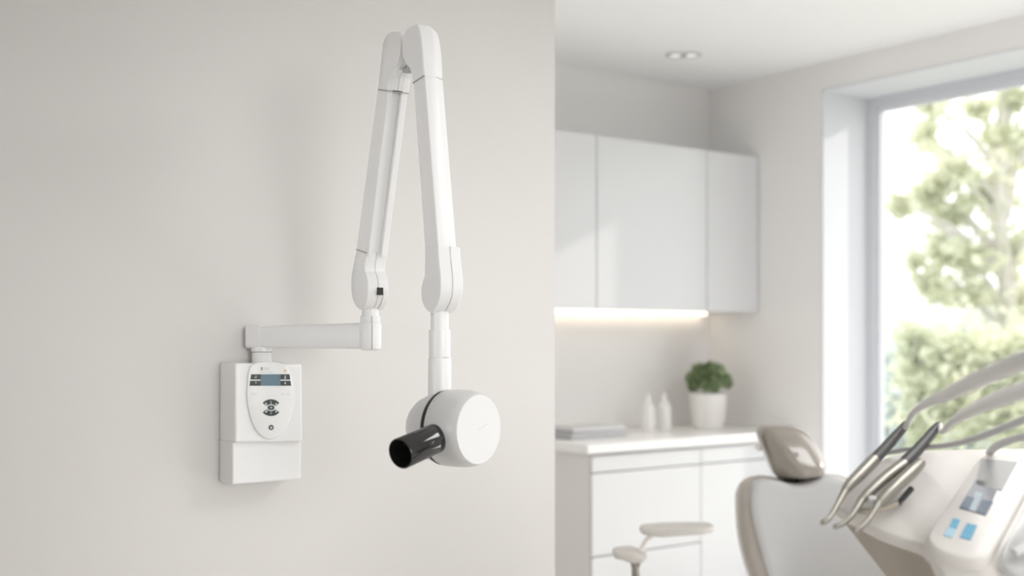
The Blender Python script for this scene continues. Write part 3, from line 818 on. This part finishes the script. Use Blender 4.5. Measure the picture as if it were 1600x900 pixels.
handpiece('lowest dental handpiece, all steel without a dark grip or hose',
          [(1326, 864, 3.5), (1332, 863, 5.4), (1343, 855, 4.8), (1356, 838, 5.4), (1366, 821, 7.5), (1380, 806, 11), (1400, 787, 12.5), (1420, 768, 12), (1432, 756, 9)], L + .006,
          [('neck', 0, 4, M['steel']), ('body', 4, 8, M['steel'])], None)
# dark clip under the third handpiece
obj('instrument_clip', tube([up_(1400, 801, .020), up_(1421, 777, .020)], [.005, .006], n=12), M['slot'], un)
# two loose hoses over the back of the console
t1 = obj('supply_hose', tube(catmull([at(a, b, z) for a, b, z in ((1378, 710, 2.36), (1410, 703, 2.36), (1450, 699, 2.34), (1490, 694, 2.3), (1530, 683, 2.24), (1570, 668, 2.18), (1620, 648, 2.12), (1690, 625, 2.05), (1760, 640, 2.05), (1790, 740, 2.08), (1740, 880, 2.15), (1680, 930, 2.2))]), [lerp(.004, .0085, min(1, i / 56)) for i in range(89)], n=12), M['hosed'])
tag(t1, 'mid grey hose running along the back edge of the cream console', 'hose')
t2 = obj('supply_hose', tube(catmull([at(a, b, z) for a, b, z in ((1546, 708, 2.36), (1556, 698, 2.32), (1575, 689, 2.26), (1610, 681, 2.18), (1690, 678, 2.1), (1740, 700, 2.1), (1750, 800, 2.14), (1700, 900, 2.2))]), .0075, n=12), M['hosed'])
tag(t2, 'short thick grey hose rising behind the silver screen panel', 'hose')

# ------------------------------------------------------------------ OUTSIDE
struct('ground', box(.45, 40, -25, 30, -.5, -.4), M['lawn'])
def tree(name, label, cat, px, Z, clouds, n, size, m, trunk=True, group=None, seed=1, asp=.6):
    r = random.Random(seed)
    b = at(px, HOR, Z); b.z = -.4
    t = thing(name, label, cat, b, group)
    cs = []
    for (cx, cy, cz, rx, ry) in clouds:
        c = at(cx, cy, cz)
        cs.append((c, (rx / F * cz, rx / F * cz, ry / F * cz), -1.))
    obj('foliage', leaf_cloud(n, cs, size, r, asp), m, t)
    if trunk:
        bm = bmesh.new()
        top = at(px - 20, 130, Z)
        tp = [b, b.lerp(top, .35) + RT * .08, b.lerp(top, .7) - RT * .05, top]
        add_tube(bm, catmull(tp), [lerp(.11, .03, i / 24) for i in range(25)], n=10)
        for (c, rad, _) in cs:
            k = min(.9, max(.25, (c.z - b.z) / (top.z - b.z) - .15))
            a = b.lerp(top, k)
            add_tube(bm, catmull([a, a.lerp(c, .5) + UP * .08, c]), [lerp(.035, .010, i / 16) for i in range(17)], n=6)
        obj('trunk', bm, M['bark'], t)
    return t
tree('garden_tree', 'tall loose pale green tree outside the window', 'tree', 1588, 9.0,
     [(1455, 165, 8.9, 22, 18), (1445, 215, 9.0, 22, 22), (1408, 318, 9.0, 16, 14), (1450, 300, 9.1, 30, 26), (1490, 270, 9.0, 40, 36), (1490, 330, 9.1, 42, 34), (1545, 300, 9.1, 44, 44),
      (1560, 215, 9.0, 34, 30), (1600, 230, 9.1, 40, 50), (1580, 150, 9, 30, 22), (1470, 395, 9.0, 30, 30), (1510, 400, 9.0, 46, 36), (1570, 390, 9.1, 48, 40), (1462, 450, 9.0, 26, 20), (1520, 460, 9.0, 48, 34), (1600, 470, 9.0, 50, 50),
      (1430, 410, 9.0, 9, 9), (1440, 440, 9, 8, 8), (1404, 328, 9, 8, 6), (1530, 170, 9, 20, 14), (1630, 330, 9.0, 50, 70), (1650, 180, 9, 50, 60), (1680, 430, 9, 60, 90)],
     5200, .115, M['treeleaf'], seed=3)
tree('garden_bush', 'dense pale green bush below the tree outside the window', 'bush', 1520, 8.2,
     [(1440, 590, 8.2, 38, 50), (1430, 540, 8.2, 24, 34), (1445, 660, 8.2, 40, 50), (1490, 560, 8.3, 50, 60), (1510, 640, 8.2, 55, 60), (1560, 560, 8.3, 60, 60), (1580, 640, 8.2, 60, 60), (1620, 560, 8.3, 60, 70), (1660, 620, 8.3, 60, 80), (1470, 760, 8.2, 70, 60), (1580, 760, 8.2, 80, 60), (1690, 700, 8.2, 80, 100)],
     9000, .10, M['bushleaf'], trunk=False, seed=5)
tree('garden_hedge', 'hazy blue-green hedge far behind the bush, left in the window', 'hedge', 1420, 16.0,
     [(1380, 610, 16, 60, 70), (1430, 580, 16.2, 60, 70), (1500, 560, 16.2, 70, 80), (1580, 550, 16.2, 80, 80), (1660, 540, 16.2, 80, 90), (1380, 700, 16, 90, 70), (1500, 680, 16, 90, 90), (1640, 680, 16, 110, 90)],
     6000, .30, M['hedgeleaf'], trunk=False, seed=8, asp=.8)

# ------------------------------------------------------------------ LIGHT
w = D.worlds.new('sky'); sc.world = w; w.use_nodes = True
bg = w.node_tree.nodes['Background']
bg.inputs[0].default_value = (.98, .99, 1.0, 1); bg.inputs[1].default_value = 2.3

def lamp(name, kind, loc, target, energy, color=(1, 1, 1), **k):
    l = D.lights.new(name, kind); l.energy = energy; l.color = color
    for a, b in k.items(): setattr(l, a, b)
    o = D.objects.new(name, l); col.objects.link(o); o.location = loc
    d = (Vector(target) - Vector(loc)).normalized()
    o.rotation_euler = d.to_track_quat('-Z', 'Y').to_euler()
    return o
SUN = Vector((-1.054, .45, -.46)).normalized()
lamp('sun', 'SUN', (6, -3, 5), Vector((6, -3, 5)) + SUN, 1.7, (1, .97, .92), angle=math.radians(1.6))
# added unseen fill lamps, imitating floor bounce and a light pool on the partition
lamp('floor_bounce_fill', 'AREA', (-.9, -2.5, .12), (-.9, -2.5, 3), 24, (.98, .985, 1), shape='RECTANGLE', size=1.2, size_y=1.6)  # added uplight standing in for light off the floor
lamp('ceiling_fill', 'AREA', (-1.4, -3.6, 2.66), (-1.4, -3.6, 0), 36, (1, 1, 1), shape='RECTANGLE', size=1.2, size_y=1.2)  # added overhead fill for console, worktop and chair, no fixture modelled
lamp('passage_fill', 'AREA', (-3.6, -.75, 1.5), (0, -.75, 1.0), 9, (1, .99, .98), shape='RECTANGLE', size=.8, size_y=1.6)  # unseen fill added to lift the cabinet end panel
lamp('wall_pool_fill', 'SPOT', (-2.8, -6.2, 1.6), on_wall(500, 730), 640, (1, .99, .975), spot_size=math.radians(33), spot_blend=1.0, shadow_soft_size=1.4)  # unseen spot added to shape the wall's bright pool
lamp('left_fill', 'SPOT', (-5.8, -2.35, 1.5), at(640, 330, 2.85), 85, (1, 1, 1), spot_size=math.radians(34), spot_blend=1.0, shadow_soft_size=.4)

# ------------------------------------------------------------------ CAMERA
cd_ = D.cameras.new('camera'); co = D.objects.new('camera', cd_); col.objects.link(co)
co.location = CAM
co.rotation_euler = (math.pi / 2, 0, -ANG)
cd_.sensor_width = 36; cd_.lens = F / 1600 * 36
cd_.shift_y = (HOR - 450) / 1600
cd_.dof.use_dof = True; cd_.dof.focus_distance = 2.85
cd_.dof.aperture_fstop = cd_.lens / 1000 / .027
cd_.clip_start = .05
sc.camera = co
sc.view_settings.view_transform = 'Standard'
sc.view_settings.look = 'None'
sc.view_settings.exposure = -0.05
sc.cycles.use_denoising = True
sc.cycles.max_bounces = 10
sc.cycles.diffuse_bounces = 6
sc.cycles.transparent_max_bounces = 16
sc.cycles.caustics_reflective = False
sc.cycles.caustics_refractive = False
